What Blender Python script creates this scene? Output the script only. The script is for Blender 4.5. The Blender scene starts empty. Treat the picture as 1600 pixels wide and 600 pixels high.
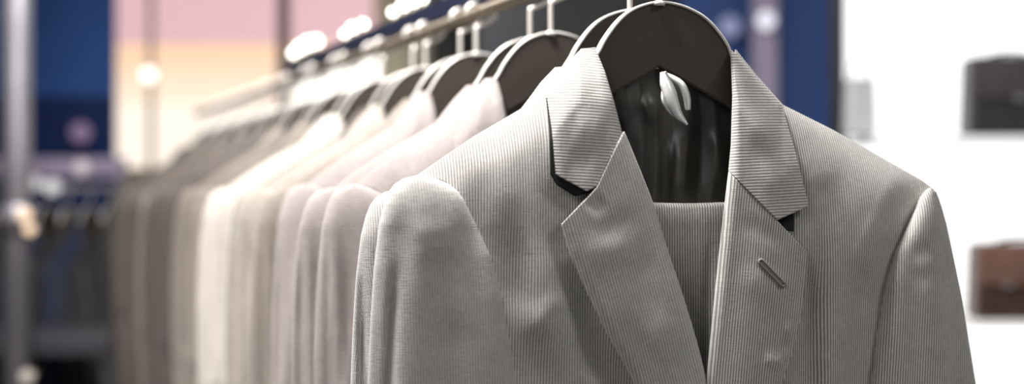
import bpy, math, random
import numpy as np
from mathutils import Vector, Matrix
random.seed(5)
S = bpy.context.scene
COL = S.collection
F = 50.0 / 36.0 * 1600.0          # focal length in pixels of the 1600 wide frame
H = 1.40                          # eye height
D0 = 1.25                         # distance of the front jacket
TH = math.radians(14)             # how far the jackets are turned

# ------------------------------------------------------------------ camera, light, exposure
cam = bpy.data.objects.new('camera', bpy.data.cameras.new('camera'))
COL.objects.link(cam)
cam.location = (0, 0, H)
cam.rotation_euler = (math.radians(90), 0, 0)
cam.data.lens = 50
cam.data.sensor_width = 36
cam.data.dof.use_dof = True
cam.data.dof.focus_distance = 1.235
cam.data.dof.aperture_fstop = 2.1
cam.data.clip_start = .02
S.camera = cam
S.view_settings.view_transform = 'Standard'
S.view_settings.look = 'None'
S.view_settings.gamma = 1
S.view_settings.use_curve_mapping = False
S.view_settings.exposure = 0.12
S.cycles.use_denoising = True
S.cycles.max_bounces = 8
w = bpy.data.worlds.new('world'); S.world = w; w.use_nodes = True
w.node_tree.nodes['Background'].inputs[0].default_value = (1.0, .97, .93, 1)
w.node_tree.nodes['Background'].inputs[1].default_value = .16


def area(name, loc, target, size, power, col=(1, 1, 1), size_y=None):
    l = bpy.data.lights.new(name, 'AREA')
    l.energy = power; l.color = col; l.size = size
    if size_y:
        l.shape = 'RECTANGLE'; l.size_y = size_y
    o = bpy.data.objects.new(name, l); COL.objects.link(o)
    o.location = loc
    o.rotation_euler = (Vector(target) - Vector(loc)).to_track_quat('-Z', 'Y').to_euler()
    return o


area('ceiling_key_light', (-.45, 1.12, 2.74), (.0, 1.3, 1.4), .35, 80, (1, .975, .945))
area('ceiling_rail_light', (-.75, 2.9, 2.72), (-.5, 2.7, 1.4), .5, 52, (1, .97, .93), 1.2)
area('front_fill', (-1.0, -.4, 2.45), (-.1, 1.25, 1.3), .7, 9, (1, .98, .955))  # unseen fill added for the front of the jackets
area('right_fill', (1.35, .55, 2.6), (.15, 1.25, 1.35), .35, 9, (1, .99, .97))  # unseen light added to throw shade beside the left lapel
area('shelf_fill', (1.1, 2.0, 2.74), (1.1, 3.1, 1.3), .5, 9, (1, 1, 1))  # unseen fill added to whiten the shelf boards
area('left_side_wash', (-2.6, 1.9, 2.3), (-.4, 2.3, 1.1), .8, 5, (1, .93, .85))

# ------------------------------------------------------------------ helpers


def tag(o, label=None, cat=None, group=None, kind=None):
    if label: o['label'] = label
    if cat: o['category'] = cat
    if group: o['group'] = group
    if kind: o['kind'] = kind
    return o


def empty(name, loc=(0, 0, 0), rz=0, label=None, cat=None, group=None):
    o = bpy.data.objects.new(name, None); COL.objects.link(o)
    o.location = loc; o.rotation_euler = (0, 0, rz)
    o.empty_display_size = .05
    return tag(o, label, cat, group)


def W(u, v, Y):
    """where the sight line through a photo point meets the distance Y"""
    return Vector(((u - 800) / F * Y, Y, H + (300 - v) / F * Y))


class MB:
    def __init__(s):
        s.v = []; s.f = []; s.uv = []

    def grid(s, P, UV=None, closed=False):
        n, m = len(P), len(P[0]); b = len(s.v)
        for i in range(n):
            for j in range(m):
                s.v.append(tuple(P[i][j])); s.uv.append(tuple(UV[i][j]) if UV is not None else (0, 0))
        for i in range(n - 1):
            for j in range(m if closed else m - 1):
                k = (j + 1) % m
                s.f.append((b + i * m + j, b + i * m + k, b + (i + 1) * m + k, b + (i + 1) * m + j))
        return b

    def box(s, lo, hi):
        x0, y0, z0 = lo; x1, y1, z1 = hi; b = len(s.v)
        s.v += [(x0, y0, z0), (x1, y0, z0), (x1, y1, z0), (x0, y1, z0), (x0, y0, z1), (x1, y0, z1), (x1, y1, z1), (x0, y1, z1)]
        s.uv += [(0, 0)] * 8
        for q in ((0, 3, 2, 1), (4, 5, 6, 7), (0, 1, 5, 4), (1, 2, 6, 5), (2, 3, 7, 6), (3, 0, 4, 7)):
            s.f.append(tuple(b + i for i in q))
        return s

    def tube(s, pts, r, n=16, flat=1.0, cap=True):
        pts = [Vector(p) for p in pts]; rings = []
        up = None
        for i, p in enumerate(pts):
            t = (pts[min(i + 1, len(pts) - 1)] - pts[max(i - 1, 0)]).normalized()
            if up is None:
                up = Vector((0, 1, 0)) if abs(t.y) < .9 else Vector((0, 0, 1))
            side = t.cross(up).normalized(); nn = side.cross(t).normalized()
            rr = r[i] if isinstance(r, (list, tuple)) else r
            rings.append([p + side * math.cos(a) * rr + nn * math.sin(a) * rr * flat for a in [2 * math.pi * k / n for k in range(n)]])
        b = s.grid(rings, closed=True)
        if cap:
            s.f.append(tuple(b + k for k in range(n))[::-1])
            e = b + (len(pts) - 1) * n
            s.f.append(tuple(e + k for k in range(n)))
        return s

    def sphere(s, c, r, n=20, sz=1.0):
        c = Vector(c)
        P = [[c + Vector((r * math.sin(p) * math.cos(a), r * math.sin(p) * math.sin(a), r * sz * math.cos(p))) for a in [2 * math.pi * k / n for k in range(n)]]
             for p in [math.pi * (i + .02) / (n / 2 + .04) for i in range(n // 2 + 1)]]
        s.grid(P, closed=True); return s

    def prism(s, outline, c0, c1, toL):
        """outline: list of 2D points, toL(point, c) -> local 3D"""
        n = len(outline); b = len(s.v)
        for c in (c0, c1):
            for p in outline:
                s.v.append(tuple(toL(p, c))); s.uv.append((0, 0))
        s.f.append(tuple(range(b, b + n))); s.f.append(tuple(range(b + 2 * n - 1, b + n - 1, -1)))
        for i in range(n):
            j = (i + 1) % n
            s.f.append((b + i, b + j, b + n + j, b + n + i))
        return s

    def build(s, name, mat, parent=None, smooth=True, bevel=0, solid=0, loc=None, off=0, sharp=None, sub=0):
        me = bpy.data.meshes.new(name)
        me.from_pydata(s.v, [], s.f)
        uvl = me.uv_layers.new(name='UVMap')
        idx = np.zeros(len(me.loops), dtype=np.int32); me.loops.foreach_get('vertex_index', idx)
        uvl.data.foreach_set('uv', np.array(s.uv, dtype=np.float32)[idx].ravel())
        me.validate(); me.update()
        import bmesh
        bm = bmesh.new(); bm.from_mesh(me); bmesh.ops.recalc_face_normals(bm, faces=bm.faces); bm.to_mesh(me); bm.free()
        me.polygons.foreach_set('use_smooth', [smooth] * len(me.polygons))
        o = bpy.data.objects.new(name, me); COL.objects.link(o)
        me.materials.append(mat)
        if parent: o.parent = parent
        if loc: o.location = loc
        if solid:
            m = o.modifiers.new('thickness', 'SOLIDIFY'); m.thickness = solid; m.offset = off
        if bevel:
            m = o.modifiers.new('bevel', 'BEVEL'); m.width = bevel; m.segments = 3; m.limit_method = 'ANGLE'
            o.modifiers.new('wn', 'WEIGHTED_NORMAL')
        if sub:
            m = o.modifiers.new('sub', 'SUBSURF'); m.levels = sub; m.render_levels = sub
        return o


def poly(pts, smooth=False):
    """a function 0..1 -> point along the traced curve, by arc length"""
    p = np.array(pts, float)
    if smooth and len(p) > 2:
        q = []
        P = np.vstack([2 * p[0] - p[1], p, 2 * p[-1] - p[-2]])
        for i in range(1, len(P) - 2):
            for k in range(12):
                t = k / 12.
                q.append(.5 * ((2 * P[i]) + (-P[i - 1] + P[i + 1]) * t + (2 * P[i - 1] - 5 * P[i] + 4 * P[i + 1] - P[i + 2]) * t * t + (-P[i - 1] + 3 * P[i] - 3 * P[i + 1] + P[i + 2]) * t ** 3))
        q.append(p[-1]); p = np.array(q)
    d = np.concatenate([[0], np.cumsum(np.linalg.norm(np.diff(p, axis=0), axis=1))])
    if d[-1] == 0: d[-1] = 1e-9
    d /= d[-1]
    return lambda t: np.array([np.interp(t, d, p[:, 0]), np.interp(t, d, p[:, 1])])


def coons(top, bottom, left, right, nt, ns, wt=1.0):
    c00, c10, c01, c11 = top(0), top(1), bottom(0), bottom(1)
    out = []
    for i in range(nt + 1):
        t = (i / nt) ** wt
        row = []
        for j in range(ns + 1):
            s = j / ns
            p = (1 - t) * top(s) + t * bottom(s) + (1 - s) * left(t) + s * right(t) \
                - ((1 - s) * (1 - t) * c00 + s * (1 - t) * c10 + (1 - s) * t * c01 + s * t * c11)
            row.append(p)
        out.append(row)
    return out


# frame of the front jacket: origin on the hook axis at the top of the hanger
AX = Vector((math.cos(TH), math.sin(TH), 0)); NV = Vector((math.sin(TH), -math.cos(TH), 0))
ORG = W(1030, 5, D0)
CAMP = Vector((0, 0, H))


def L(u, v, c=0.0):
    """traced photo point on the cloth at depth c before the hanger plane -> jacket coordinates"""
    d = Vector(((u - 800) / F, 1, (300 - v) / F))
    t = (c - (CAMP - ORG).dot(NV)) / d.dot(NV)
    P = CAMP + d * t - ORG
    return Vector((P.dot(AX), -c, P.z))


# ------------------------------------------------------------------ materials


def newmat(name):
    m = bpy.data.materials.new(name); m.use_nodes = True
    return m, m.node_tree, m.node_tree.nodes['Principled BSDF']


def plain(name, col, rough=.5, metal=0, noise=.06, nscale=30, spec=.5, coat=0):
    m, nt, b = newmat(name)
    n = nt.nodes.new('ShaderNodeTexNoise'); n.inputs['Scale'].default_value = nscale
    tc = nt.nodes.new('ShaderNodeTexCoord'); nt.links.new(tc.outputs['Object'], n.inputs['Vector'])
    mx = nt.nodes.new('ShaderNodeMix'); mx.data_type = 'RGBA'
    mx.inputs[6].default_value = (*[c * (1 - noise) for c in col], 1)
    mx.inputs[7].default_value = (*[min(1, c * (1 + noise)) for c in col], 1)
    nt.links.new(n.outputs[0], mx.inputs[0]); nt.links.new(mx.outputs[2], b.inputs['Base Color'])
    b.inputs['Roughness'].default_value = rough; b.inputs['Metallic'].default_value = metal
    b.inputs['Specular IOR Level'].default_value = spec
    b.inputs['Coat Weight'].default_value = coat
    return m


def glow(name, col, strength):
    m, nt, b = newmat(name)
    b.inputs['Base Color'].default_value = (*[c * .06 for c in col], 1)
    b.inputs['Emission Color'].default_value = (*col, 1)
    b.inputs['Emission Strength'].default_value = strength
    return m


def fabric(name, light, dark, pitch=.0024, axis=0, contrast=1.0, duty=.0):
    """woven suiting: fine stripes along the cloth's own coordinates, slub yarns and a weave relief"""
    m, nt, b = newmat(name)
    N = nt.nodes.new; K = nt.links.new
    uv = N('ShaderNodeUVMap'); uv.uv_map = 'UVMap'
    sp = N('ShaderNodeSeparateXYZ'); K(uv.outputs[0], sp.inputs[0])
    wob = N('ShaderNodeTexNoise'); wob.inputs['Scale'].default_value = 60; K(uv.outputs[0], wob.inputs['Vector'])
    wm = N('ShaderNodeMath'); wm.operation = 'MULTIPLY_ADD'; K(wob.outputs[0], wm.inputs[0]); wm.inputs[1].default_value = .0007
    K(sp.outputs[axis], wm.inputs[2])
    mu = N('ShaderNodeMath'); mu.operation = 'MULTIPLY'; K(wm.outputs[0], mu.inputs[0]); mu.inputs[1].default_value = 2 * math.pi / pitch
    si = N('ShaderNodeMath'); si.operation = 'SINE'; K(mu.outputs[0], si.inputs[0])
    mr = N('ShaderNodeMapRange'); K(si.outputs[0], mr.inputs[0])
    mr.inputs[1].default_value = -.75 + duty; mr.inputs[2].default_value = .75 + duty
    mr.inputs[3].default_value = .5 - .5 * contrast; mr.inputs[4].default_value = .5 + .5 * contrast
    # yarn irregularity: noise stretched along each direction
    def stretched(sx, sy, scale):
        mp = N('ShaderNodeMapping'); mp.inputs['Scale'].default_value = (sx, sy, 1); K(uv.outputs[0], mp.inputs[0])
        n = N('ShaderNodeTexNoise'); n.inputs['Scale'].default_value = scale; n.inputs['Detail'].default_value = 3
        K(mp.outputs[0], n.inputs['Vector']); return n
    n1 = stretched(1, .12, 900); n2 = stretched(.12, 1, 900); n3 = stretched(1, 1, 45)
    ad = N('ShaderNodeMath'); ad.operation = 'ADD'; K(n1.outputs[0], ad.inputs[0]); K(n2.outputs[0], ad.inputs[1])
    mx = N('ShaderNodeMix'); mx.data_type = 'RGBA'
    mx.inputs[6].default_value = (*dark, 1); mx.inputs[7].default_value = (*light, 1); K(mr.outputs[0], mx.inputs[0])
    r2 = N('ShaderNodeMapRange'); K(ad.outputs[0], r2.inputs[0]); r2.inputs[1].default_value = .6; r2.inputs[2].default_value = 1.4
    r2.inputs[3].default_value = .80; r2.inputs[4].default_value = 1.2
    r3 = N('ShaderNodeMapRange'); K(n3.outputs[0], r3.inputs[0]); r3.inputs[1].default_value = .3; r3.inputs[2].default_value = .7
    r3.inputs[3].default_value = .95; r3.inputs[4].default_value = 1.05
    m1 = N('ShaderNodeMath'); m1.operation = 'MULTIPLY'; K(r2.outputs[0], m1.inputs[0]); K(r3.outputs[0], m1.inputs[1])
    vm = N('ShaderNodeVectorMath'); vm.operation = 'SCALE'; K(mx.outputs[2], vm.inputs[0]); K(m1.outputs[0], vm.inputs['Scale'])
    K(vm.outputs[0], b.inputs['Base Color'])
    bp = N('ShaderNodeBump'); bp.inputs['Strength'].default_value = .35; bp.inputs['Distance'].default_value = .0006
    a2 = N('ShaderNodeMath'); a2.operation = 'MULTIPLY_ADD'; K(mr.outputs[0], a2.inputs[0]); a2.inputs[1].default_value = .6; K(ad.outputs[0], a2.inputs[2])
    K(a2.outputs[0], bp.inputs['Height']); K(bp.outputs[0], b.inputs['Normal'])
    b.inputs['Roughness'].default_value = .9
    b.inputs['Specular IOR Level'].default_value = .25
    b.inputs['Sheen Weight'].default_value = .25; b.inputs['Sheen Roughness'].default_value = .5
    return m


def lin(r, g, b):
    return tuple(((c / 255 + .055) / 1.055) ** 2.4 if c > 10 else c / 255 / 12.92 for c in (r, g, b))


M = {}
M['grey'] = fabric('grey_striped_suiting', (.53, .515, .492), (.19, .18, .168))
M['grey_soft'] = fabric('grey_suiting', (.48, .466, .448), (.29, .28, .268))
M['grey_plain'] = fabric('grey_sleeve_suiting', (.45, .437, .42), (.34, .33, .316))
M['grey_half'] = fabric('grey_faint_striped_suiting', (.51, .495, .473), (.25, .24, .228))
M['mauve'] = fabric('mauve_grey_suiting', (.42, .37, .355), (.26, .225, .218), pitch=.0034, axis=1, contrast=.8)
M['mauve_light'] = fabric('pale_mauve_suiting', (.44, .405, .40), (.30, .27, .27), pitch=.003, axis=1, contrast=.7)
M['taupe'] = fabric('taupe_suiting', (.30, .26, .23), (.20, .172, .15), contrast=.6)
M['cream'] = fabric('cream_suiting', (.62, .57, .52), (.50, .46, .41), contrast=.5)
M['beige'] = fabric('beige_grey_suiting', (.42, .375, .335), (.31, .275, .245), contrast=.5)
M['brown'] = fabric('brown_grey_suiting', (.13, .108, .095), (.085, .07, .06), contrast=.5)
M['taupe_deep'] = fabric('deep_taupe_suiting', (.125, .104, .094), (.085, .07, .063), contrast=.6)
M['dark'] = fabric('dark_brown_suiting', (.045, .038, .034), (.03, .025, .022), contrast=.5)
M['navy'] = fabric('navy_suiting', (.02, .028, .075), (.012, .018, .05), contrast=.5)
M['black'] = fabric('black_suiting', (.02, .018, .018), (.012, .011, .011), contrast=.5)
M['lining'] = plain('dark_satin_lining', (.055, .050, .044), .42, noise=.15, spec=.6)
M['hanger'] = plain('dark_hanger_board', (.042, .033, .027), .42, noise=.12, nscale=14)
M['band'] = plain('pale_edge_highlight', (.82, .80, .76), .32, metal=.35, noise=.03)
M['wire'] = plain('pale_hook_wire', (.80, .75, .70), .34, metal=.45, noise=.03)
M['chrome'] = plain('chrome', (.85, .85, .84), .13, metal=1, noise=.02)
M['rail'] = plain('brushed_rail_metal', (.26, .21, .15), .42, metal=.8, noise=.05)
M['pearl'] = plain('pearly_metal', (.9, .9, .89), .18, metal=.3, noise=.02)
M['collar_shade'] = plain('black_collar_shade', (.010, .0095, .009), .95, noise=.1)
M['thread'] = plain('grey_buttonhole_thread', (.20, .19, .175), .8, noise=.15, nscale=900)

# ------------------------------------------------------------------ jacket geometry
SH = np.array([(560, 330), (600, 300), (655, 273), (690, 247), (740, 213), (800, 178), (850, 148), (885, 100), (908, 76), (1148, 78), (1180, 118), (1222, 165),
               (1300, 204), (1360, 238), (1440, 283), (1462, 300), (1500, 340)], float)
PX = D0 / F


def vsh(u): return np.interp(u, SH[:, 0], SH[:, 1])


SEAM_L = [(657, 274), (700, 286), (728, 312), (748, 350), (770, 400), (790, 465), (803, 530), (812, 600), (816, 700), (816, 1390)]
SEAM_R = [(1457, 296), (1440, 318), (1421, 350), (1400, 392), (1382, 450), (1369, 520), (1360, 600), (1356, 700), (1356, 1390)]


def seam_u(seam, v): return np.interp(v, [p[1] for p in seam], [p[0] for p in seam])


def ridge(u, v, folds):
    z = 0
    for (u0, v0, u1, v1, wd, h) in folds:
        dx, dy = u1 - u0, v1 - v0
        t = max(0, min(1, ((u - u0) * dx + (v - v0) * dy) / (dx * dx + dy * dy)))
        q = ((u - u0 - t * dx) ** 2 + (v - v0 - t * dy) ** 2) / (wd * wd)
        if q < 9: z += h * math.exp(-q) * smooth01(t * 2.5 + .05) * (smooth01((1 - t) * 2.5 + .05) if v1 < 640 else 1)
    return z


def smooth01(x):
    x = max(0., min(1., x)); return x * x * (3 - 2 * x)


class Style:
    pass


def mkstyle(seed):
    st = Style(); r = random.Random(seed); st.seed = seed
    st.ph = [r.uniform(0, 6.28) for _ in range(8)]
    if seed == 0:
        st.body = [(862, 360, 850, 600, 26, .004), (800, 300, 815, 520, 24, -.0035), (893, 400, 975, 640, 22, -.0075), (1268, 390, 1246, 650, 18, -.006), (830, 530, 885, 450, 17, .0025),
                   (700, 262, 850, 190, 26, .003), (1300, 300, 1295, 640, 16, .004), (1335, 390, 1325, 640, 18, -.006), (1265, 380, 1262, 640, 14, -.003),
                   (1375, 330, 1350, 440, 16, .003), (1240, 230, 1290, 300, 24, .003)]
        st.slv = [(618, 400, 606, 640, 8, -.008), (640, 360, 640, 640, 14, .003), (700, 480, 720, 640, 22, -.003), (670, 330, 690, 420, 20, .002),
                  (1440, 370, 1448, 640, 10, .002), (1478, 350, 1500, 640, 10, -.003), (1420, 400, 1462, 388, 9, -.0012), (1420, 440, 1465, 426, 9, -.0012)]
        st.lap = [(905, 400, 985, 380, 15, .003), (915, 330, 945, 308, 10, -.004), (925, 375, 1000, 330, 12, -.0025), (950, 440, 1030, 400, 14, -.002), (1000, 540, 1060, 500, 18, .003),
                  (1222, 520, 1250, 512, 7, .003), (1210, 545, 1240, 538, 6, -.003), (1150, 340, 1230, 385, 9, -.002), (1150, 420, 1240, 470, 14, .002), (1190, 560, 1230, 570, 7, .003)]
    else:
        st.body = [(r.uniform(780, 950), 300, r.uniform(780, 950), 640, r.uniform(14, 30), r.uniform(-.006, .006)) for _ in range(5)] + \
                  [(r.uniform(1200, 1340), 300, r.uniform(1200, 1340), 640, r.uniform(14, 30), r.uniform(-.006, .006)) for _ in range(4)]
        st.slv = [(r.uniform(605, 760), 350, r.uniform(590, 780), 800, r.uniform(8, 18), r.uniform(-.013, .008)) for _ in range(8)]
        st.slv += [(r.uniform(590, 625), 340, r.uniform(585, 620), 900, r.uniform(6, 10), -.012)]
        st.lap = [(r.uniform(900, 960), 400, 1000, r.uniform(330, 450), 15, r.uniform(-.002, .003))]
    if seed == 0:
        st.lap = [(a, b, c, d, e * 1.6, f * .55) for (a, b, c, d, e, f) in st.lap]
        st.body = [(a, b, c, d, e * 1.25, f * .8) for (a, b, c, d, e, f) in st.body]
        st.slv = [(a, b, c, d, e * (1.5 if a != 618 else 1), f * .8) for (a, b, c, d, e, f) in st.slv]
    return st


CB = .030


def c_body(u, v, st, folds=True):
    h = max(0, v - vsh(u)) * PX
    c = CB * (1 - math.exp(-h / .028))
    ve = max(v, 350)
    if u < 1030: e = smooth01((u - seam_u(SEAM_L, ve) + (ve - v) * .3 + 4) / 80)
    else: e = smooth01((seam_u(SEAM_R, ve) + (ve - v) * .45 - u + 4) / 70)
    c *= 1 + ((.62 if u < 1030 else .42) - 1) * (1 - e)
    env = smooth01((v - vsh(u) - 20) / 80)
    if folds: c += ridge(u, v, st.body) * env
    c += env * .0007 * (math.sin(u * .047 + v * .004 + st.ph[0]) + math.sin(u * .023 - v * .006 + st.ph[1]) + .5 * math.sin(u * .09 + v * .013 + st.ph[2]))
    return c


def uvrot(p, ang):
    a, b = p[0], p[2]
    return (a * math.cos(ang) + b * math.sin(ang), -a * math.sin(ang) + b * math.cos(ang))


def surf(G, cfun, ang, mb=None):
    mb = mb or MB()
    n, m = len(G), len(G[0]); P = []; UV = []
    for i in range(n):
        P.append([]); UV.append([])
        for j in range(m):
            u, v = G[i][j]
            p = L(u, v, cfun(u, v, j / (m - 1), i / (n - 1)))
            P[-1].append(p); UV[-1].append(uvrot(p, ang))
    mb.grid(P, UV); return mb


NECK_L = [(908, 76), (930, 120), (948, 165), (968, 210), (985, 245), (1003, 285), (1022, 335), (1043, 400), (1062, 455), (1085, 530), (1103, 600), (1130, 690), (1140, 1390)]
NECK_R = [(1148, 78), (1147, 150), (1144, 230), (1141, 268), (1134, 330), (1126, 400), (1116, 500), (1107, 600), (1098, 690), (1085, 1390)]


def jacket(name, st, mats, hi):
    """mats: dict front, collar, sleeve. Returns the root empty with its parts in jacket coordinates"""
    root = empty(name, ORG, TH)
    k = 1.0 if hi else .45
    q = lambda n: max(6, int(n * k))
    deg = math.radians
    # front panels
    for side in (0, 1):
        if side == 0:
            Lc = poly([(p[0] - 14 * smooth01((p[1] - 274) / 40), p[1]) for p in SEAM_L], True); Rc = poly(NECK_L, True)
            top = poly([(657, 274), (690, 247), (740, 213), (800, 178), (850, 148), (885, 100), (908, 76)])
            bot = poly([(802, 1390), (1140, 1390)])
        else:
            Lc = poly(NECK_R, True); Rc = poly([(p[0] + 12 * smooth01((p[1] - 296) / 40), p[1]) for p in SEAM_R], True)
            top = poly([(1148, 78), (1180, 118), (1222, 165), (1300, 204), (1360, 238), (1440, 283), (1457, 296)])
            bot = poly([(1085, 1390), (1368, 1390)])
        G = coons(top, bot, Lc, Rc, q(260), q(110), 1.35)
        under = -.004 if side == 0 else 0
        mb = surf(G, lambda u, v, s, t: c_body(u, v, st) + under * smooth01((v - 480) / 100), 0)
        mb.build('front_panel', mats['front'], root, solid=.0012, off=-1)
    # back panel and lining
    top = poly([(657, 274), (690, 247), (740, 213), (800, 178), (850, 148), (885, 112), (920, 100), (1030, 104), (1140, 100), (1180, 122), (1222, 165), (1300, 204), (1360, 238), (1440, 283), (1457, 296)])
    bot = poly([(802, 1390), (1368, 1390)])
    Lc = poly([(657, 274), (700, 320), (760, 430), (798, 600), (802, 700), (802, 1390)], True)
    Rc = poly([(1457, 296), (1420, 350), (1385, 450), (1368, 600), (1368, 700), (1368, 1390)], True)
    G = coons(top, bot, Lc, Rc, q(120), q(90), 1.3)

    def cb(u, v, s, t):
        h = t * .9
        e = min(1, min(s, 1 - s) * 8)
        neck = math.exp(-((u - 1030) / 110) ** 4) * math.exp(-t * 40) * .018
        return -.022 * (1 - math.exp(-h / .03)) * (.3 + .7 * e) - neck + .001 * math.sin(u * .03 + st.ph[3]) * min(1, t * 9)
    surf(G, cb, 0).build('back_panel', mats['front'], root)
    # lining: satin with soft vertical pleats inside the neck opening
    G = coons(poly([(860, 152), (920, 108), (1030, 108), (1140, 108), (1215, 170)]), poly([(830, 1360), (1340, 1360)]), poly([(860, 152), (830, 1360)]), poly([(1215, 170), (1340, 1360)]), q(160), q(160), 1.2)

    def tri(x): return 2 * abs(2 * (x - math.floor(x + .5))) - 1

    def cl(u, v, s, t):
        e = smooth01(min(s, 1 - s) * 10)
        x = u + (v - 200) * .03
        f = .5 * tri((x - 1000) / 46.0 + .12 * math.sin(v * .02)) + .6 * math.sin((x - 985) / 13.0 + .5 * math.sin(v * .014)) * .45
        return -.0125 + (.0042 * f + ridge(u, v, [(1005, 145, 1024, 200, 10, .004), (975, 170, 990, 300, 14, .004), (1062, 200, 1060, 330, 15, .006), (1120, 190, 1132, 300, 13, .005), (1095, 170, 1092, 320, 12, -.003), (1037, 160, 1038, 330, 8, -.004)])) * e
    surf(G, cl, 0).build('lining', M['lining'], root)
    # sleeves
    for side in (0, 1):
        if side == 0:
            left = [(274, 650), (279, 630), (288, 616), (300, 607), (318, 600), (350, 592), (420, 584), (500, 579), (600, 575), (800, 578), (1200, 600), (1330, 606)]
            right = [(274, 662), (279, 682), (288, 703), (300, 719), (312, 728), (350, 748), (400, 770), (465, 790), (530, 803), (600, 812), (800, 812), (1200, 780), (1330, 772)]
            ang = deg(2)
        else:
            left = [(294, 1450), (300, 1443), (310, 1436), (325, 1431), (350, 1419), (392, 1399), (450, 1382), (520, 1369), (600, 1360), (800, 1352), (1200, 1370), (1330, 1378)]
            right = [(294, 1458), (300, 1463), (310, 1467), (325, 1472), (350, 1479), (392, 1488), (450, 1500), (520, 1512), (600, 1525), (800, 1548), (1200, 1560), (1330, 1556)]
            ang = deg(-4)
        v0 = left[0][0]; nr = q(190); nc = q(120)
        P = []; UV = []
        for i in range(nr + 1):
            v = v0 + (1330 - v0) * (i / nr) ** 1.9
            l = np.interp(v, [a[0] for a in left], [a[1] for a in left]); r = np.interp(v, [a[0] for a in right], [a[1] for a in right])
            mid, hw = (l + r) / 2, (r - l) / 2
            g = math.sqrt(max(0, 1 - (1 - min(1, (v - v0 + 2) / 85.)) ** 2))
            d = (.0205 if side == 0 else .021) * (.5 + .5 * g)
            cc = .004 + .005 * g
            row = []; per = 0; prev = None; uvr = []
            for j in range(nc):
                a = 2 * math.pi * j / nc
                ca, sa = math.cos(a), math.sin(a)
                ex = .86
                x = math.copysign(abs(ca) ** ex, ca); y = math.copysign(abs(sa) ** .8, sa)
                uu = mid + hw * x
                c = cc + d * y
                env = smooth01((v - v0 - 25) / 70)
                if y > 0:
                    c += (ridge(uu, v, st.slv) + .0011 * math.sin(uu * .06 + v * .006 + st.ph[4]) + .0008 * math.sin(uu * .11 - v * .01 + st.ph[5])) * env * min(1, 2 * y)
                c += .004 * smooth01((v - 600) / 500)
                p = L(uu, v, c)
                if prev is not None: per += (p - prev).length
                prev = p
                row.append(p)
                uvr.append((per, 0))
            off = (mid - hw) * PX
            P.append(row)
            c0, s0 = math.cos(ang), math.sin(ang)
            # cloth coordinate runs round the ring, starting from the side; rotated a little to the sleeve's lean
            bz = row[0].z
            mid_l = L(mid, v, cc)
            UV.append([((-(t[0]) + hw * PX + mid_l.x) * c0 + bz * s0, bz) for t in uvr])
        mb = MB(); b = mb.grid(P, UV, closed=True)
        mb.f.append(tuple(range(b, b + nc)))
        mb.build('sleeve', mats['sleeve'], root)
    # lapels
    topL = poly([(877, 350), (932, 292), (972, 206)]); botL = poly([(1112, 745), (1133, 745)])
    LL = poly([(877, 350), (890, 398), (915, 455), (945, 517), (972, 565), (992, 602), (1050, 690), (1112, 745)])
    LR = poly([(972, 206), (986, 240), (1003, 282), (1021, 330), (1042, 398), (1061, 455), (1084, 530), (1102, 600), (1120, 680), (1133, 745)], True)
    G = coons(topL, botL, LL, LR, q(200), q(90))

    def clap(side):
        def f(u, v, s, t):
            o = s if side == 0 else 1 - s         # 0 outer edge .. 1 roll line
            under = -.004 * smooth01((v - 480) / 100) if side == 0 else 0
            base = c_body(u, v, st, False) + under
            lift = .0105 + .0030 * math.sin(math.pi * min(1, o * 1.05)) - .0016 * (1 - smooth01(o / .12))
            roll = max(0, (o - .86) / .14)
            lift -= .010 * (1 - math.sqrt(max(0, 1 - roll * roll)))
            return base * .6 + .4 * CB * .95 + lift + ridge(u, v, st.lap) * smooth01(min(o, 1 - o) * 7 + .25)
        return f
    surf(G, clap(0), deg(16)).build('lapel', mats['lapel_soft'], root, solid=.0022, off=-1)
    topR = poly([(1138, 268), (1215, 345), (1262, 395)]); botR = poly([(1094, 760), (1118, 760)])
    RL = poly([(1138, 268), (1130, 335), (1122, 405), (1112, 505), (1103, 600), (1098, 680), (1094, 760)], True)
    RR = poly([(1262, 395), (1259, 440), (1251, 500), (1237, 555), (1222, 602), (1180, 690), (1118, 760)])
    G = coons(topR, botR, RL, RR, q(200), q(90))
    surf(G, clap(1), deg(-6)).build('lapel', mats['front'], root, solid=.0022, off=-1)
    # collar: two fallen ends that ride over the neck edge
    def ccol(side):
        def f(u, v, s, t):
            o = s if side == 0 else 1 - s
            h = max(0, v - vsh(u)) * PX
            base = c_body(u, v, st) * .6 + .4 * CB * .95 * smooth01(h / .05)
            lift = .0105 + .004 * math.sin(math.pi * min(1, o * 1.05)) - .002 * (1 - smooth01(o / .12))
            lift *= smooth01((v - 60) / 70) * .8 + .2
            roll = max(0, (o - .84) / .16)
            lift -= .011 * (1 - math.sqrt(max(0, 1 - roll * roll))) * smooth01((v - 60) / 60)
            f_ = [(895, 190, 950, 205, 26, .0016), (885, 245, 930, 262, 22, -.0012), (1160, 205, 1225, 190, 26, .0016), (1165, 245, 1235, 228, 22, -.0014), (1185, 292, 1250, 268, 22, .0010)] if st.seed == 0 else []
            return base + lift + ridge(u, v, f_)
        return f
    G = coons(poly([(908, 76), (930, 74)]), poly([(863, 270), (917, 299), (932, 291), (972, 206)]),
              poly([(908, 76), (885, 101), (850, 147), (858, 200), (863, 270)]), poly([(930, 74), (946, 112), (958, 152), (972, 206)]), q(110), q(90))
    surf(G, ccol(0), deg(-3)).build('collar', mats['collar'], root, solid=.0022, off=-1)
    G = coons(poly([(1141, 79), (1151, 83)]), poly([(1138, 267), (1215, 344), (1264, 322)]),
              poly([(1141, 79), (1144, 150), (1142, 225), (1138, 267)]), poly([(1151, 83), (1182, 120), (1222, 164), (1242, 232), (1264, 322)]), q(110), q(90))
    surf(G, ccol(1), deg(3)).build('collar', mats['collar'], root, solid=.0022, off=-1)
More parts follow.
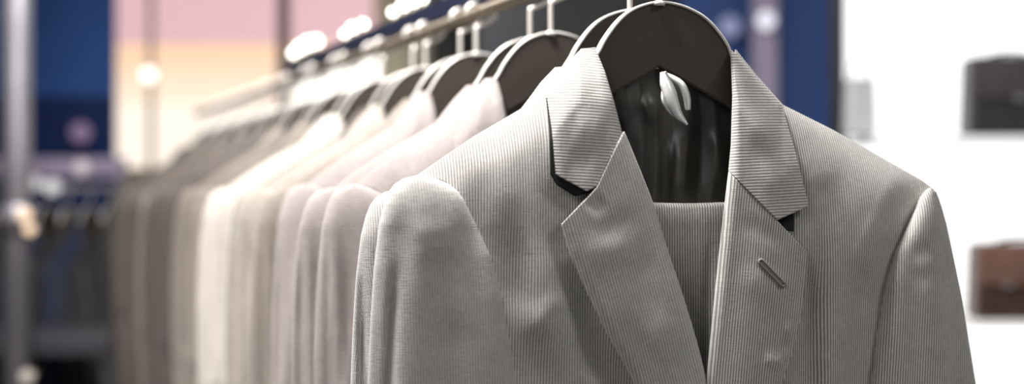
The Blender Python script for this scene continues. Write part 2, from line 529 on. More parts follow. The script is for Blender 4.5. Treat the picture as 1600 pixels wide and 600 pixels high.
    # near-black patches painting the shade under the collar's free edges and notches
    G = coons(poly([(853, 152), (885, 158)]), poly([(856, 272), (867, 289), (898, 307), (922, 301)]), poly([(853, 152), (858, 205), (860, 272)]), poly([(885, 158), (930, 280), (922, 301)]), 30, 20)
    surf(G, lambda u, v, s, t: ccol(0)(u, v, .3, t) - .0045, 0).build('collar_shade_patch', M['collar_shade'], root, solid=.001, off=-1)
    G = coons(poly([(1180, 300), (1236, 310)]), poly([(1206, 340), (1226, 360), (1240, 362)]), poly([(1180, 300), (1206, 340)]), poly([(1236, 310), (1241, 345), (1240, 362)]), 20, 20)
    surf(G, lambda u, v, s, t: ccol(1)(u, v, .7, t) - .0075, 0).build('collar_shade_patch', M['collar_shade'], root, solid=.001, off=-1)
    # band of the collar round the back of the neck, behind the hanger board
    mb = MB(); P = []; UV = []
    for i in range(9):
        row = []; uvr = []
        for j in range(41):
            a = j / 40.
            u = 908 + (1151 - 908) * a
            dip = math.sin(math.pi * a)
            v = 82 + 26 * dip ** .6 + i * 5.0
            c = .004 * (1 - dip) - .034 * dip ** .7 + (-.003 if i < 2 else 0)
            p = L(u, v, c); row.append(p); uvr.append((p.z, p.x))
        P.append(row); UV.append(uvr)
    mb.grid(P, UV); mb.build('collar_band', mats['collar'], root, solid=.002, off=0)
    if hi:
        # keyhole buttonhole on the right-hand lapel: raised stitched rim with a slit
        mb = MB(); A = np.array((1189., 409.)); B = np.array((1223., 444.))
        d = (B - A) / np.linalg.norm(B - A); n_ = np.array((-d[1], d[0])); pts = []
        Gc = lambda p: L(p[0], p[1], .4 * CB * .95 + .6 * c_body(p[0], p[1], st, False) + .0147)
        for t in np.linspace(0, 1, 14): pts.append(A + (B - A) * t + n_ * 3.2)
        for t in np.linspace(0, math.pi, 7)[1:-1]: pts.append(B + n_ * 3.2 * math.cos(t) + d * 3.2 * math.sin(t))
        for t in np.linspace(1, 0, 14): pts.append(A + (B - A) * t - n_ * 3.2)
        for t in np.linspace(0, math.pi, 7)[1:-1]: pts.append(A - n_ * 3.2 * math.cos(t) - d * 3.2 * math.sin(t))
        pts.append(pts[0])
        mb.tube([Gc(p) for p in pts], .0013, 8, cap=False)
        inner = [A + (B - A) * t for t in np.linspace(0, 1, 12)]
        mb.tube([Gc(p) + Vector((0, .0004, 0)) for p in inner], .0012, 8)
        o = mb.build('buttonhole', M['thread'], root); o['label'] = 'stitched grey buttonhole'
        # two front buttons below the lapels
        b_ = MB()
        for (u, v) in ((1110, 790), (1110, 960)):
            c = L(u, v, CB + .004)
            ring = [[c + Vector((math.cos(a) * r_, dz, math.sin(a) * r_)) for a in np.linspace(0, 2 * math.pi, 25)[:-1]] for (r_, dz) in ((.0001, -.002), (.006, -.0022), (.0075, -.0036), (.009, -.003), (.0095, -.001), (.009, .001))]
            b_ = MB(); b_.grid(ring, closed=True); b_.build('button', M['hanger'], root)
    return root


# ------------------------------------------------------------------ hanger


def make_hanger():
    root = empty('clothes_hanger', ORG, TH)
    topo = [(712, 296), (760, 258), (820, 217), (868, 174), (900, 128), (930, 84), (942, 62), (960, 37), (978, 20), (1000, 9), (1028, 3), (1056, 7), (1080, 16), (1102, 30), (1122, 52), (1136, 74), (1146, 98), (1190, 160), (1240, 202), (1300, 240), (1360, 280), (1402, 310)]
    boto = [(1406, 322), (1360, 312), (1300, 276), (1220, 222), (1142, 171), (1090, 141), (1028, 104), (990, 126), (955, 147), (900, 180), (820, 240), (760, 290), (710, 312)]
    tp = poly(topo, True)

    def cz(u): return -.006 + .05 * min(abs(u - 1028), 110) * PX - .03 * max(0, abs(u - 1028) - 110) * PX
    # board as a solid shell between the top curve and the chevron underside
    bt = poly(boto[::-1])
    n = 120
    us = np.concatenate([np.linspace(714, 1028, n), np.linspace(1028, 1403, n)[1:]])
    tt = np.array([tp(x) for x in np.linspace(0, 1, 900)]); bb = np.array([bt(x) for x in np.linspace(0, 1, 900)])
    rows = []
    for u in us:
        vt = np.interp(u, tt[:, 0], tt[:, 1]) + 2.5; vb = np.interp(u, bb[:, 0], bb[:, 1])
        vb = max(vb, vt + 4); c = cz(u)
        ring = []
        for (f, dc) in ((0, .0045), (.02, .0052), (.5, .0056), (.97, .0052), (1, .0042), (1, -.0042), (.97, -.0052), (.5, -.0056), (.02, -.0052), (0, -.0045)):
            ring.append(L(u, vt + (vb - vt) * f, c) + Vector((0, -dc, 0)))
        rows.append(ring)
    mb = MB(); b = mb.grid(rows, closed=True)
    mb.f.append(tuple(range(b, b + 10))); e = b + (len(us) - 1) * 10; mb.f.append(tuple(range(e, e + 10)))
    o = mb.build('board', M['hanger'], root, smooth=True)
    o.data.polygons.foreach_set('use_smooth', [False] * len(o.data.polygons))
    # highlight on the top edge, put into a pale band
    mb = MB(); rows = []
    for x in np.linspace(.0, 1, 160):
        u, v = tp(x); c = cz(u)
        x2 = tp(min(1, x + .004)) - tp(max(0, x - .004)); nn = np.array((x2[1], -x2[0])); nn /= np.linalg.norm(nn)
        if nn[1] > 0: nn = -nn
        ring = []
        for (dn, dc) in ((-3.2, .0066), (-.6, .0070), (.9, .0058), (1.3, .003), (1.5, 0), (1.3, -.003), (.9, -.0058), (-.6, -.0070), (-3.2, -.0066)):
            ring.append(L(u + nn[0] * dn, v + nn[1] * dn, c) + Vector((0, -dc, 0)))
        rows.append(ring)
    mb.grid(rows, closed=True)
    o = mb.build('edge_highlight', M['band'], root); o['label'] = 'pale painted highlight on the hanger edge'
    # hook
    q = [(1030, 8), (1030, -48), (1034, -54), (1060, -66), (1070, -76), (1069, -90), (1060, -99), (1042, -104), (1022, -101), (1012, -92), (1010, -80)]
    f = poly(q, True)
    MB().tube([L(*f(t), 0) for t in np.linspace(0, 1, 60)], .0026, 12).build('hook', M['wire'], root)
    MB().tube([L(1030, 9, 0), L(1030, 3, 0), L(1030, 1, 0)], [.0052, .0052, .003], 16).build('hook_collar', M['wire'], root)
    # trouser bar with its two hangers
    MB().tube([L(770, 262, 0), L(766, 300, .0), L(774, 322, -.002), L(800, 327, -.003), L(1030, 327, -.003), L(1330, 327, -.003), L(1352, 322, -.002), L(1358, 305, 0), L(1352, 280, 0)], .003, 12).build('trouser_bar', M['wire'], root)
    return root


def place(root, r, yaw=0, du=0, dv=0, tilt=0):
    """set a thing on the rail at depth ratio r"""
    Y = D0 * r
    p = W(-30 + (1060 + du) / r, 300 - (295 - dv) / r, Y)
    root.location = p; root.rotation_euler = (0, tilt, TH + yaw)


def dup(root):
    r = root.copy(); COL.objects.link(r)
    for ch in list(root.children):
        c = ch.copy(); COL.objects.link(c); c.parent = r
    return r


# ------------------------------------------------------------------ the room
def struct(name, mb, mat, **k):
    o = mb.build(name, mat, smooth=False, **k); o['kind'] = 'structure'; return o


M['floor'] = plain('dark_stone_floor', (.10, .095, .11), .35, noise=.2, nscale=3)
M['ceiling'] = plain('ceiling_paint', (.10, .10, .11), .8, noise=.03)
M['black_wall'] = plain('black_wall_paint', (.010, .0095, .009), .6, noise=.1)
M['olive_wall'] = plain('olive_grey_wall_paint', (.40, .37, .27), .8, noise=.04)
M['grey_wall'] = plain('grey_wall_paint', (.045, .045, .045), .8, noise=.04)
M['blue_glass'] = plain('blue_lacquered_glass', (.028, .066, .205), .5, noise=.12, nscale=2, spec=.2)
M['blue_top_lit'] = plain('top_lit_blue_lacquered_glass', (.035, .11, .36), .5, noise=.15, nscale=2, spec=.2)
M['blue_unlit'] = plain('unlit_blue_lacquered_glass', (.008, .024, .11), .5, noise=.1, nscale=2, spec=.2)
M['lilac'] = plain('lilac_painted_metal', (.25, .21, .30), .4, noise=.05)
M['silver'] = plain('silver_post_metal', (.24, .23, .26), .4, metal=.5, noise=.2, nscale=8)
M['white_shelf'] = plain('white_shelf_laminate', (.86, .86, .86), .4, noise=.01)
M['black_trim'] = plain('black_trim_metal', (.012, .013, .02), .4, noise=.1)
YB = 5.4
struct('floor', MB().box((-3.6, -1.5, -.05), (3.6, YB + .1, 0)), M['floor'])
struct('ceiling', MB().box((-3.6, -1.5, 2.8), (3.6, YB + .1, 2.85)), M['ceiling'])
struct('wall_back', MB().box((-3.6, YB, 0), (3.6, YB + .1, 2.8)), M['black_wall'])
struct('wall_left', MB().box((-3.7, -1.5, 0), (-3.6, YB + .1, 2.8)), M['grey_wall'])
struct('wall_right', MB().box((3.6, -1.5, 0), (3.7, YB + .1, 2.8)), M['white_shelf'])


def panel(mb, u0, u1, v0, v1, Y, th=.02):
    a = W(u0, v0, Y); b = W(u1, v1, Y)
    return mb.box((a.x, Y, max(0.0, b.z)), (b.x, Y + th, min(2.8, a.z)))


# olive wall panel and black wall stretch, blue glass wall panels
struct('trim_1', panel(MB(), 583, 672, -700, 900, 5.25, .1), M['olive_wall'])
struct('trim_5', panel(MB(), 672, 716, -700, 900, 5.27, .1), M['grey_wall'])
root = empty('painted_light_on_wall', W(385, 300, 5.2), 0, 'large area of painted warm light on the wall, pink above peach and cream, behind the far end of the rail', 'light panel')
root.location.z = 0
M['pink_glow'] = glow('pink_light_tone', lin(224, 182, 188), .97)
M['peach_glow'] = glow('peach_light_tone', lin(250, 214, 178), .98)
M['cream_glow'] = glow('cream_light_tone', lin(255, 238, 218), 1.1)


def rel(mb_fn, name, mat, root, **k):
    o = mb_fn.build(name, mat, None, smooth=False, **k)
    o.parent = root; o.matrix_parent_inverse = Matrix.Translation(-Vector(root.location)) if abs(root.rotation_euler[2]) < 1e-6 else root.matrix_world.inverted()
    return o


a = W(178, 68, 5.2); b = W(583, 262, 5.2)
rel(MB().box((a.x, 5.2, a.z), (b.x, 5.24, 2.75)), 'pink_painted_light', M['pink_glow'], root)['label'] = 'pink upper sheet painting the light on the wall'
bands = [68, 92, 116, 140, 165, 262]  # wall's warm light, brighter downward, put into the sheet colours
for k, (cc_, st_) in enumerate([((250, 208, 172), 1.0), ((252, 216, 184), 1.0), ((254, 224, 196), 1.0), ((255, 232, 208), 1.02), ((255, 240, 224), 1.08)]):
    z1_, z0_ = W(0, bands[k], 5.2).z, W(0, bands[k + 1], 5.2).z
    rel(MB().box((a.x, 5.2, z0_), (b.x, 5.24, z1_)), 'peach_painted_light' if k < 3 else 'cream_painted_light', glow('glow_band_%d' % k, lin(*cc_), st_), root)['label'] = ['deep peach', 'peach', 'pale peach', 'pale cream', 'cream'][k] + ' sheet painting the light on the wall'
M['sand'] = plain('sand_painted_base', (.42, .34, .26), .6)
rel(MB().box((a.x, 5.2, 0), (b.x, 5.24, b.z)), 'base_panel', M['sand'], root)
rel(panel(MB(), 231, 239, -260, 262, 5.18, .02), 'seam_strip', M['sand'], root)

# bright square light box right of the dark post
root = empty('light_box', W(525, 300, 5.05), 0, 'bright white rectangular light box beside the olive wall', 'light box')
M['white_glow'] = glow('warm_white_light_box', (1, .97, .9), 1.6)
rel(panel(MB(), 462, 592, 84, 170, 5.05, .15), 'diffuser', M['white_glow'], root)
mb = MB()
for q in ((459, 595, 81, 85), (459, 595, 169, 173), (459, 463, 81, 173), (591, 595, 81, 173)):
    panel(mb, *q, 5.03, .1)
rel(mb, 'frame', M['white_shelf'], root)

# dark post from floor to ceiling
x = W(443, 0, 4.35).x
tag(MB().box((x - .018, 4.33, 0), (x + .018, 4.37, 2.8)).build('steel_post', plain('dark_bronze_metal', (.06, .035, .035), .45, metal=.3), smooth=False, bevel=.003),
    'dark upright post standing before the pink and peach panel', 'post')

# blue glass on the left, light from above painted as a brighter top
for nm, (u0, u1, v0, v1, mk) in {'trim_2': (-40, 178, -700, 150, 'blue_top_lit'), 'trim_3': (-40, 178, 150, 700, 'blue_unlit')}.items():
    struct(nm, panel(MB(), u0, u1, v0, v1, 5.0, .03), M[mk])
# blue glass on the right, before the black wall
struct('window_1', panel(MB(), 1062, 1306, -500, 900, 4.6, .03), M['blue_glass'])
struct('trim_4', panel(MB(), 1303, 1320, -500, 900, 3.2, .05), M['black_trim'])
tag(panel(MB(), 1176, 1216, -700, 900, 4.45, .04).build('reflection_strip', M['lilac'], smooth=False, bevel=.004), 'lilac painted reflection strip in front of the blue glass, right of the hanger', 'post')  # strip put in for a reflection in the blue glass
tag(panel(MB(), 745, 905, -600, 260, 4.9, .04).build('dark_partition', plain('midnight_blue_board', (.006, .010, .026), .4), smooth=False, bevel=.004), 'midnight blue partition board behind the hanger hooks', 'partition')
struct('trim_6', panel(MB(), 862, 1062, -600, 900, 4.7, .04), M['black_wall'])

# ------------------------------------------------------------------ rail, beam with painted glints
def railp(r, du=0, dv=0):
    return W(-30 + (1069 + du) / r, 300 - (385 + dv) / r, D0 * r)


root = empty('clothes_rail', railp(.62), 0, 'long slim metal clothes rail the suit jackets hang on', 'rail')
rel(MB().tube([railp(r) + Vector((0, 0, -.0005)) for r in np.linspace(.62, 3.15, 12)], .0075, 20), 'rail_tube', M['rail'], root)
for r in (.62, .95):
    p = railp(r); rel(MB().tube([p, p + Vector((0, 0, .12)), Vector((p.x, p.y, 2.8))], .006, 14), 'ceiling_rod', M['rail'], root)
for r in (.62, 3.15):
    p = railp(r); rel(MB().sphere(p, .011, 16), 'end_cap', M['rail'], root)
root['label'] = 'long slim metal clothes rail the suit jackets hang on'

root = empty('upper_beam', railp(.62), 0, 'dark navy beam running just above the clothes rail', 'beam')
M['beam'] = plain('navy_beam_paint', (.012, .016, .04), .35, noise=.1)
mb = MB(); rows = []
for r in np.linspace(.62, 2.2, 10):
    a_, b_ = railp(r, 0, 16), railp(r, 0, 58)
    rows.append([a_ + Vector((-.006, 0, 0)), a_ + Vector((.006, 0, 0)), b_ + Vector((.006, 0, 0)), b_ + Vector((-.006, 0, 0))])
bb_ = mb.grid(rows, closed=True); mb.f.append((bb_, bb_ + 1, bb_ + 2, bb_ + 3)); e = bb_ + 36; mb.f.append((e, e + 1, e + 2, e + 3))
rel(mb, 'beam_bar', M['beam'], root)
mb = MB()
for r in (1.2, 1.7, 2.17):
    mb.tube([railp(r, 0, 0), railp(r, 0, 20)], .003, 8)
rel(mb, 'bracket', M['rail'], root)
for r in (.66, .98):
    p = railp(r, 20, 40); rel(MB().tube([p, Vector((p.x, p.y, 2.8))], .005, 12), 'ceiling_rod', M['rail'], root)

M['glint'] = glow('warm_white_glint', (1, .96, .84), 5.5)  # glowing balls stand in for highlights along the beam
M['glint_dim'] = glow('dim_glint', (1, .9, .75), 1.0)
M['ball_mount'] = plain('ball_mount_metal', (.3, .27, .2), .4, metal=.5)
glintdefs = [(1.475, 0, 1.2), (1.55, 0, 1), (1.585, 0, 1.1), (1.62, 0, 1.1), (1.66, 0, .9), (1.79, 0, 1.), (1.84, 0, 1.1), (1.88, 0, .8), (2.04, 0, 1.4), (2.09, 0, 1.6), (2.14, 0, 1.5), (2.185, 0, 1.2), (1.38, 0, 1.0)]
glintdefs.sort()
wh = ['third', 'fourth', 'fifth', 'sixth', 'seventh', 'eighth', 'ninth', 'tenth', 'eleventh', 'twelfth', 'thirteenth']
glint0 = None
for i, (r, _, sc) in enumerate(glintdefs):
    p = railp(r, 0, 58)
    if glint0 is None:
        glint0 = empty('beam_glint', p)
        MB().tube([(0, 0, -.001), (0, 0, .008)], .005, 12).build('ball_mount', M['ball_mount'], glint0)
        MB().sphere((0, 0, .0145), .0075, 18).build('glint', M['glint'], glint0)
        o = glint0
    else:
        o = dup(glint0)
    o.location = p; o.scale = (sc, sc, sc)
    place_w = 'nearest the hanger hooks' if i == 0 else ('farthest, by the dark post' if i == len(glintdefs) - 1 else '%s along from the hanger hooks' % (['second'] + wh)[i - 1])
    tag(o, 'small painted glint on the dark beam, %s' % place_w, 'lamp', 'painted glints along the beam')

# ------------------------------------------------------------------ front jacket, trousers, clip and hangers
RS = []
for b0 in (1.0, 1.19, 1.37, 1.525, 1.69, 1.86, 2.03, 2.20, 2.37, 2.54, 2.71, 2.88):
    RS += [b0, b0 + .045]
hanger0 = make_hanger()
ordn = ['frontmost', 'second', 'third', 'fourth', 'fifth', 'sixth', 'seventh', 'eighth', 'ninth', 'tenth', 'eleventh', 'twelfth', 'thirteenth', 'fourteenth', 'fifteenth', 'sixteenth',
        'seventeenth', 'eighteenth', 'nineteenth', 'twentieth', 'twenty-first', 'twenty-second', 'twenty-third', 'rearmost']
front = jacket('suit_jacket', mkstyle(0), {'front': M['grey'], 'sleeve': M['grey_soft'], 'collar': None, 'lapel_soft': M['grey_soft']} if False else
               {'front': M['grey'], 'sleeve': M['grey'], 'collar': fabric('grey_cross_stripe', (.55, .535, .512), (.225, .215, .203), pitch=.0026, axis=1), 'lapel_soft': M['grey_soft']}, True)
kids = [c for c in front.children if c.name.split('.')[0] == 'sleeve']
kids[0].data.materials[0] = M['grey_plain']
kids = [c for c in front.children if c.name.split('.')[0] == 'front_panel']
kids[0].data.materials[0] = M['grey_half']
tag(front, 'light grey fine-striped suit jacket with notched lapels, frontmost on the rail', 'jacket', 'suit jackets on the rail')

protos = [jacket('suit_jacket', mkstyle(s), {'front': M['grey_soft'], 'sleeve': M['grey_soft'], 'collar': M['grey_soft'], 'lapel_soft': M['grey_soft']}, False) for s in (11, 12, 13)]
cols = ['grey', 'grey_soft', 'mauve', 'mauve', 'mauve', 'taupe', 'beige', 'taupe_deep', 'cream', 'cream', 'taupe', 'taupe_deep', 'taupe', 'taupe_deep', 'taupe_deep', 'brown', 'taupe_deep', 'taupe', 'brown', 'taupe_deep', 'brown', 'brown', 'dark', 'dark']  # some darker tones stand in for shade in the gaps between jackets
cname = {'grey': 'light grey', 'grey_soft': 'plain mid-grey', 'mauve': 'mauve-grey', 'mauve_light': 'pale mauve', 'taupe': 'taupe', 'beige': 'beige-grey', 'cream': 'cream', 'taupe_deep': 'dark taupe', 'brown': 'brown-grey', 'dark': 'dark brown', 'navy': 'navy', 'black': 'black'}


def colour(root, mk):
    for ch in root.children:
        if ch.type == 'MESH' and ch.name.split('.')[0] not in ('lining', 'button'):
            ch.material_slots[0].link = 'OBJECT'; ch.material_slots[0].material = M[mk]


rng = random.Random(4)
used = set()
for i, r in enumerate(RS):
    h = hanger0 if i == 0 else dup(hanger0)
    place(h, r) if i else None
    tag(h, ('dark contoured hanger with painted edge highlight inside the frontmost grey jacket' if i == 0 else 'dark contoured hanger holding the %s jacket, %s from the front' % (cname[cols[i]], ordn[i]) if i < 23 else
            'dark contoured hanger holding the rearmost dark brown jacket'), 'hanger', 'contoured hangers on the rail')
    if i == 0: continue
    k = i % 3
    j = protos[k] if k not in used else dup(protos[k])
    used.add(k)
    yaw = math.radians(rng.uniform(-3, 3)) if i > 1 else 0
    place(j, r, yaw, rng.uniform(-5, 5) if i > 1 else 0, rng.uniform(6, 20) if i > 1 else 20)
    h.rotation_euler[2] = TH + yaw
    if i > 1: j.scale = (rng.uniform(.93, 1.03), rng.uniform(.68, .82), 1)
    h.scale = (1, j.scale[1], 1)
    colour(j, cols[i])
    tag(j, ('%s suit jacket hanging %s from the front of the rail' % (cname[cols[i]], ordn[i])) if i < 23 else 'dark brown suit jacket at the far end of the rail', 'jacket', 'suit jackets on the rail')

# trousers folded over the hanger's bar inside the front jacket
tr = empty('suit_trousers', ORG, TH, 'light grey striped trousers folded over the hanger bar inside the frontmost jacket', 'trousers')
mb = MB(); P = []; UV = []
prof = [(-.0075, 1180)] + [(-.0075, v) for v in np.linspace(1100, 335, 24)] + [(-.003 + .0055 * math.cos(a), 326 - 10 * math.sin(a)) for a in np.linspace(math.pi, 0, 11)] + [(.0035, v) for v in np.linspace(335, 1150, 60)]
run = 0; prev = None
for (c, v) in prof:
    row = []; uvr = []
    cur = L(1070, v, c)
    if prev is not None: run += (cur - prev).length
    prev = cur
    for j in range(71):
        u = 905 + 285 * j / 70.
        cc = c + .0012 * math.sin(u * .05 + v * .004) * (1 if c > 0 else 0)
        cc += ridge(u, v, [(1070, 340, 1075, 640, 18, .002), (1112, 345, 1100, 640, 8, -.002), (1040, 360, 1060, 640, 10, -.001)]) * (1 if c > 0 else 0)
        p = L(u, v + 1.5 * math.sin((u - 1015) * .028), cc); row.append(p); uvr.append((p.x, run))
    P.append(row); UV.append(uvr)
mb.grid(P, UV); mb.build('trouser_legs', M['grey'], tr, solid=.002, off=-1)
# waistband end hanging at the back, below the view
mb = MB(); P = []
for v in (1120, 1128, 1165, 1182):
    P.append([L(905 + 285 * j / 20., v, .0068) for j in range(21)])
mb.grid(P, [[(p.x, p.z) for p in r_] for r_ in P]); mb.build('hem_band', M['grey'], tr, solid=.002)

# bright metal clip hooked under the hanger's centre
cl = empty('metal_clip', ORG, TH, 'shiny silver curled clip hanging under the centre of the front hanger', 'clip')


def ribbon(pts, wd, th, c0, c1):
    f = poly(pts, True); mb = MB(); rows = []
    for t in np.linspace(0, 1, 40):
        p = f(t); d_ = f(min(1, t + .01)) - f(max(0, t - .01)); n_ = np.array((-d_[1], d_[0])); n_ /= np.linalg.norm(n_)
        ww = np.interp(t, np.linspace(0, 1, len(wd)), wd) / 2; c = c0 + (c1 - c0) * t + .004 * math.sin(math.pi * t)
        rows.append([L(*(p + n_ * ww * x), c + y) for (x, y) in ((-1, -.2 * th), (-.5, th * .6), (0, th), (.5, th * .6), (1, -.2 * th), (0, -.6 * th))])
    b = mb.grid(rows, closed=True); mb.f.append(tuple(range(b, b + 6))); e = b + 39 * 6; mb.f.append(tuple(range(e, e + 6)))
    return mb


ribbon([(1036, 112), (1040, 128), (1046, 145), (1052, 163), (1060, 180), (1074, 195)], (10, 20, 22, 19, 14, 4), .0030, .014, .016).build('tongue', M['pearl'], cl)
ribbon([(1041, 126), (1036, 145), (1038, 160), (1046, 174), (1054, 182)], (6, 6, 7, 7, 4), .0018, .008, .010).build('wire_loop', M['pearl'], cl)
ribbon([(1040, 116), (1054, 124), (1066, 134), (1073, 152), (1075, 172)], (7, 11, 12, 12, 9), .0018, .007, .009).build('spring_arm', M['pearl'], cl)

# ------------------------------------------------------------------ right-hand shelves with bags
YS = 3.0
root = empty('shelf_unit', W(1480, 300, YS), 0, 'bright white shelf unit with two boards, right edge of the shop', 'shelf')
root.location.z = 0
M['shelf_glow'] = glow('strongly_lit_white_shelf_back', (1, 1, 1), 1.35)  # glow stands in for strong light on the white shelf back
a = W(1312, 0, YS + .3); xr = W(1760, 0, YS).x
rel(MB().box((a.x, YS + .30, .25), (xr, YS + .34, 2.5)), 'back_panel', M['shelf_glow'], root)
for v in (212, 499):
    z = W(0, v, YS).z
    rel(MB().box((a.x, YS - .03, z - .014), (xr, YS + .30, z)), 'shelf_board', M['white_shelf'], root)
rel(MB().box((xr, YS - .03, 0), (xr + .02, YS + .34, 2.5)), 'side_panel', M['white_shelf'], root)
rel(MB().box((a.x, YS - .02, 0), (xr, YS + .34, .25)), 'plinth', M['white_shelf'], root)
zt = W(0, -160, YS).z
rel(MB().box((a.x, YS - .03, zt), (xr, YS + .30, zt + .03)), 'shelf_board', M['white_shelf'], root)


def rbox(name, mat, parent, lo, hi, rad, sub=0, taper=0):
    mb = MB().box(lo, hi)
    if taper:
        for i in (4, 5, 6, 7):
            x, y, z = mb.v[i]; cx = (lo[0] + hi[0]) / 2; cy = (lo[1] + hi[1]) / 2
            mb.v[i] = (cx + (x - cx) * (1 - taper), cy + (y - cy) * (1 - taper * 2), z)
    return mb.build(name, mat, parent, smooth=True, bevel=rad)


def handbag(label, u0, u1, v0, vb, mats, Y, closure):
    p0 = W(u0, vb, Y); p1 = W(u1, v0, Y); wd = p1.x - p0.x; ht = p1.z - p0.z
    r = empty('handbag', (p0.x + wd / 2, Y + .03, p0.z), 0, label, 'bag')
    rbox('body', mats[0], r, (-wd / 2, -.045, 0), (wd / 2, .045, ht), .012, taper=.05)
    rbox('flap', mats[1], r, (-wd / 2 * .96, -.052, ht * .45), (wd / 2 * .96, -.043, ht * .98), .004)
    MB().tube([(wd * .27 * math.cos(t), 0, ht - .006 + .014 * math.sin(t)) for t in np.linspace(0, math.pi, 20)], .004, 10).build('handle', mats[0], r)
    rbox('buckle', M['chrome'], r, (-.010 + closure, -.056, ht * .42), (.010 + closure, -.050, ht * .50), .002)
    for s in (-1, 1):
        MB().tube([(s * wd * .27, 0, ht - .012), (s * wd * .27, 0, ht + .004)], .006, 12).build('handle_ring', M['chrome'], r)
    return r


M['bag_dark'] = plain('charcoal_leather', (.022, .019, .022), .35, noise=.3, nscale=18)
M['bag_dark2'] = plain('smoky_leather', (.05, .044, .048), .3, noise=.4, nscale=14)
M['bag_brown'] = plain('brown_leather', (.05, .026, .019), .35, noise=.6, nscale=16)
M['bag_tan'] = plain('rose_tan_leather', (.16, .085, .065), .35, noise=.5, nscale=14)
M['pale_grey'] = plain('pale_grey_canvas', (.40, .40, .42), .7, noise=.2, nscale=12)
handbag('dark charcoal leather handbag on the upper white shelf', 1512, 1660, 88, 211, (M['bag_dark'], M['bag_dark2']), YS, .0)
handbag('brown and tan leather handbag on the lower white shelf', 1522, 1690, 380, 498, (M['bag_brown'], M['bag_tan']), YS, -.05)
p0 = W(1328, 211, YS)
r_ = empty('shoulder_bag', (p0.x + .035, YS + .06, p0.z), 0, 'slim pale grey upright bag at the left end of the upper shelf', 'bag')
rbox('body', M['pale_grey'], r_, (-.03, -.03, 0), (.032, .04, .125), .008, taper=.12)
MB().tube([(-.02 + .0 * t, 0, .12) if False else (.022 * math.cos(t), 0, .118 + .05 * math.sin(t)) for t in np.linspace(0, math.pi, 16)], .003, 8).build('strap', M['pale_grey'], r_)

# ------------------------------------------------------------------ far left: second rack with dark garments, silver post, highlight balls
YL = 4.2
x = W(27, 0, 3.4).x
r_ = empty('rack_post', (x, 3.4, 0), 0, 'thick silver upright post at the left edge of the photo', 'post')
MB().tube([(0, 0, .02), (0, 0, 2.8)], .033, 24).build('tube', M['silver'], r_)
MB().tube([(0, 0, 0), (0, 0, .02)], [.09, .085], 28).build('base_plate', M['silver'], r_)
MB().tube([(0, 0, H - .10), (0, 0, H - .03)], .040, 24).build('clamp', M['silver'], r_)
za = W(0, 262, YL).z
r_ = empty('display_rack', (W(-40, 0, YL).x, YL, 0), 0, 'low display rack with a broad lilac-grey crossbar and dark suits, far left', 'rack')
xa, xb = W(-40, 0, YL).x, W(196, 0, YL).x
ox = xa
MB().box((0, -.02, za - .028), (xb - xa, .02, za + .030)).build('crossbar', M['lilac'], r_, smooth=False, bevel=.005)
MB().tube([(0, 0, za - .06), (xb - xa, 0, za - .06)], .008, 14).build('hanging_tube', M['silver'], r_)
for xx in (.01, xb - xa - .01):
    MB().box((xx - .012, -.15, 0), (xx + .012, .15, .02)).build('foot', M['silver'], r_, smooth=False, bevel=.003)
    MB().box((xx - .012, -.012, .02), (xx + .012, .012, za + .03)).build('upright', M['silver'], r_, smooth=False, bevel=.003)
dk = ['navy', 'black', 'navy', 'black', 'navy', 'black']
for i, mk in enumerate(dk):
    u = 8 + i * 33
    px = W(u, 0, YL).x
    top = za - .06
    rz = math.radians(72 + rng.uniform(-5, 5))
    h = dup(hanger0); j = dup(protos[i % 3])
    # hook's inner top sits .0585 over the hanger origin
    z0 = top + .008 - (105 * PX + .006)
    for o_ in (h, j):
        o_.location = (px, YL, z0); o_.rotation_euler = (0, 0, rz); o_.scale = (.82, .45, 1)
    colour(j, mk)
    nm = ['nearest the silver post', 'second from the silver post', 'third from the silver post', 'fourth from the silver post', 'fifth from the silver post', 'nearest the long row of jackets'][i]
    tag(j, '%s suit jacket on the low rack, %s' % (mk, nm), 'jacket', 'dark jackets on the low rack')
    tag(h, 'hanger under the crossbar of the low rack, %s' % nm, 'hanger', 'hangers on the low rack')
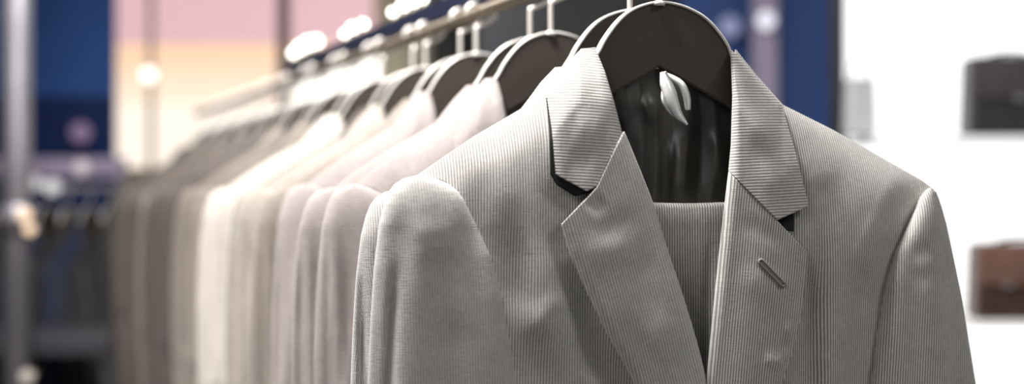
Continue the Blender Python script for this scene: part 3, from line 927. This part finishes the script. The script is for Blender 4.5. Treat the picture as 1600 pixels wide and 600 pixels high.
# grey bench in front
p = W(80, 522, 3.9)
r_ = empty('low_bench', (W(110, 0, 3.9).x, 3.9, 0), 0, 'flat grey display bench below the dark suits at lower left', 'bench')
M['bench'] = plain('slate_laminate', (.055, .053, .065), .5)
bz = W(0, 515, 3.9).z
MB().box((-.42, -.2, bz - .05), (.2, .12, bz)).build('top', M['bench'], r_, smooth=False, bevel=.006)
for sx in (-.38, .16):
    for sy in (-.17, .09):
        MB().box((sx - .02, sy - .02, 0), (sx + .02, sy + .02, bz - .05)).build('leg', M['bench'], r_, smooth=False, bevel=.003)

# glowing balls standing in for out-of-focus highlights, and one small lamp
def globe(u, v, Y, r, col, strg, label, held):
    p = W(u, v, Y)
    o = empty('glow_globe', p, 0, label, 'lamp')
    m = glow('globe_glow_%d_%d' % (u, v), col, strg)
    MB().sphere((0, 0, 0), r, 20).build('globe', m, o)
    if held == 'up':
        MB().tube([(0, 0, r * .9), (0, 0, 2.8 - p.z)], .0025, 8).build('cord', M['black_trim'], o)
    elif held == 'wall':
        MB().tube([(0, r * .8, 0), (0, r + .05, 0)], r * .35, 12).build('bracket', M['ball_mount'], o)
    return o


globe(232, 117, 5.1, .024, (1, .97, .9), 2.2, 'small bright lamp on the peach-lit wall', 'wall')
globe(126, 207, 4.9, .034, (.30, .20, .33), .7, 'dim mauve highlight ball on the lower blue glass', 'wall')
globe(128, 262, 4.12, .022, (.75, .62, .66), .8, 'small pinkish highlight ball on the lilac crossbar', 'wall')
globe(55, 286, 4.12, .020, (.75, .73, .76), .8, 'grey-white highlight ball on the crossbar beside the silver post', 'wall')
globe(82, 292, 4.12, .022, (.8, .78, .78), .9, 'grey-white highlight ball on the crossbar, right of its twin', 'wall')
globe(38, 335, 3.32, .016, (1, .72, .5), 1.3, 'upper warm orange highlight ball on the silver post', 'wall')
globe(46, 358, 3.32, .014, (1, .72, .5), 1.2, 'lower warm orange highlight ball on the silver post', 'wall')
globe(1197, 32, 4.38, .028, (.85, .84, .95), 1.1, 'round white highlight ball on the lilac strip', 'wall')
globe(1140, 42, 4.5, .034, (.30, .32, .52), .8, 'faint bluish highlight ball on the blue glass beside the hanger', 'wall')
globe(42, 588, 3.32, .016, (.7, .6, .52), .8, 'dim glowing ball low on the silver post', 'wall')
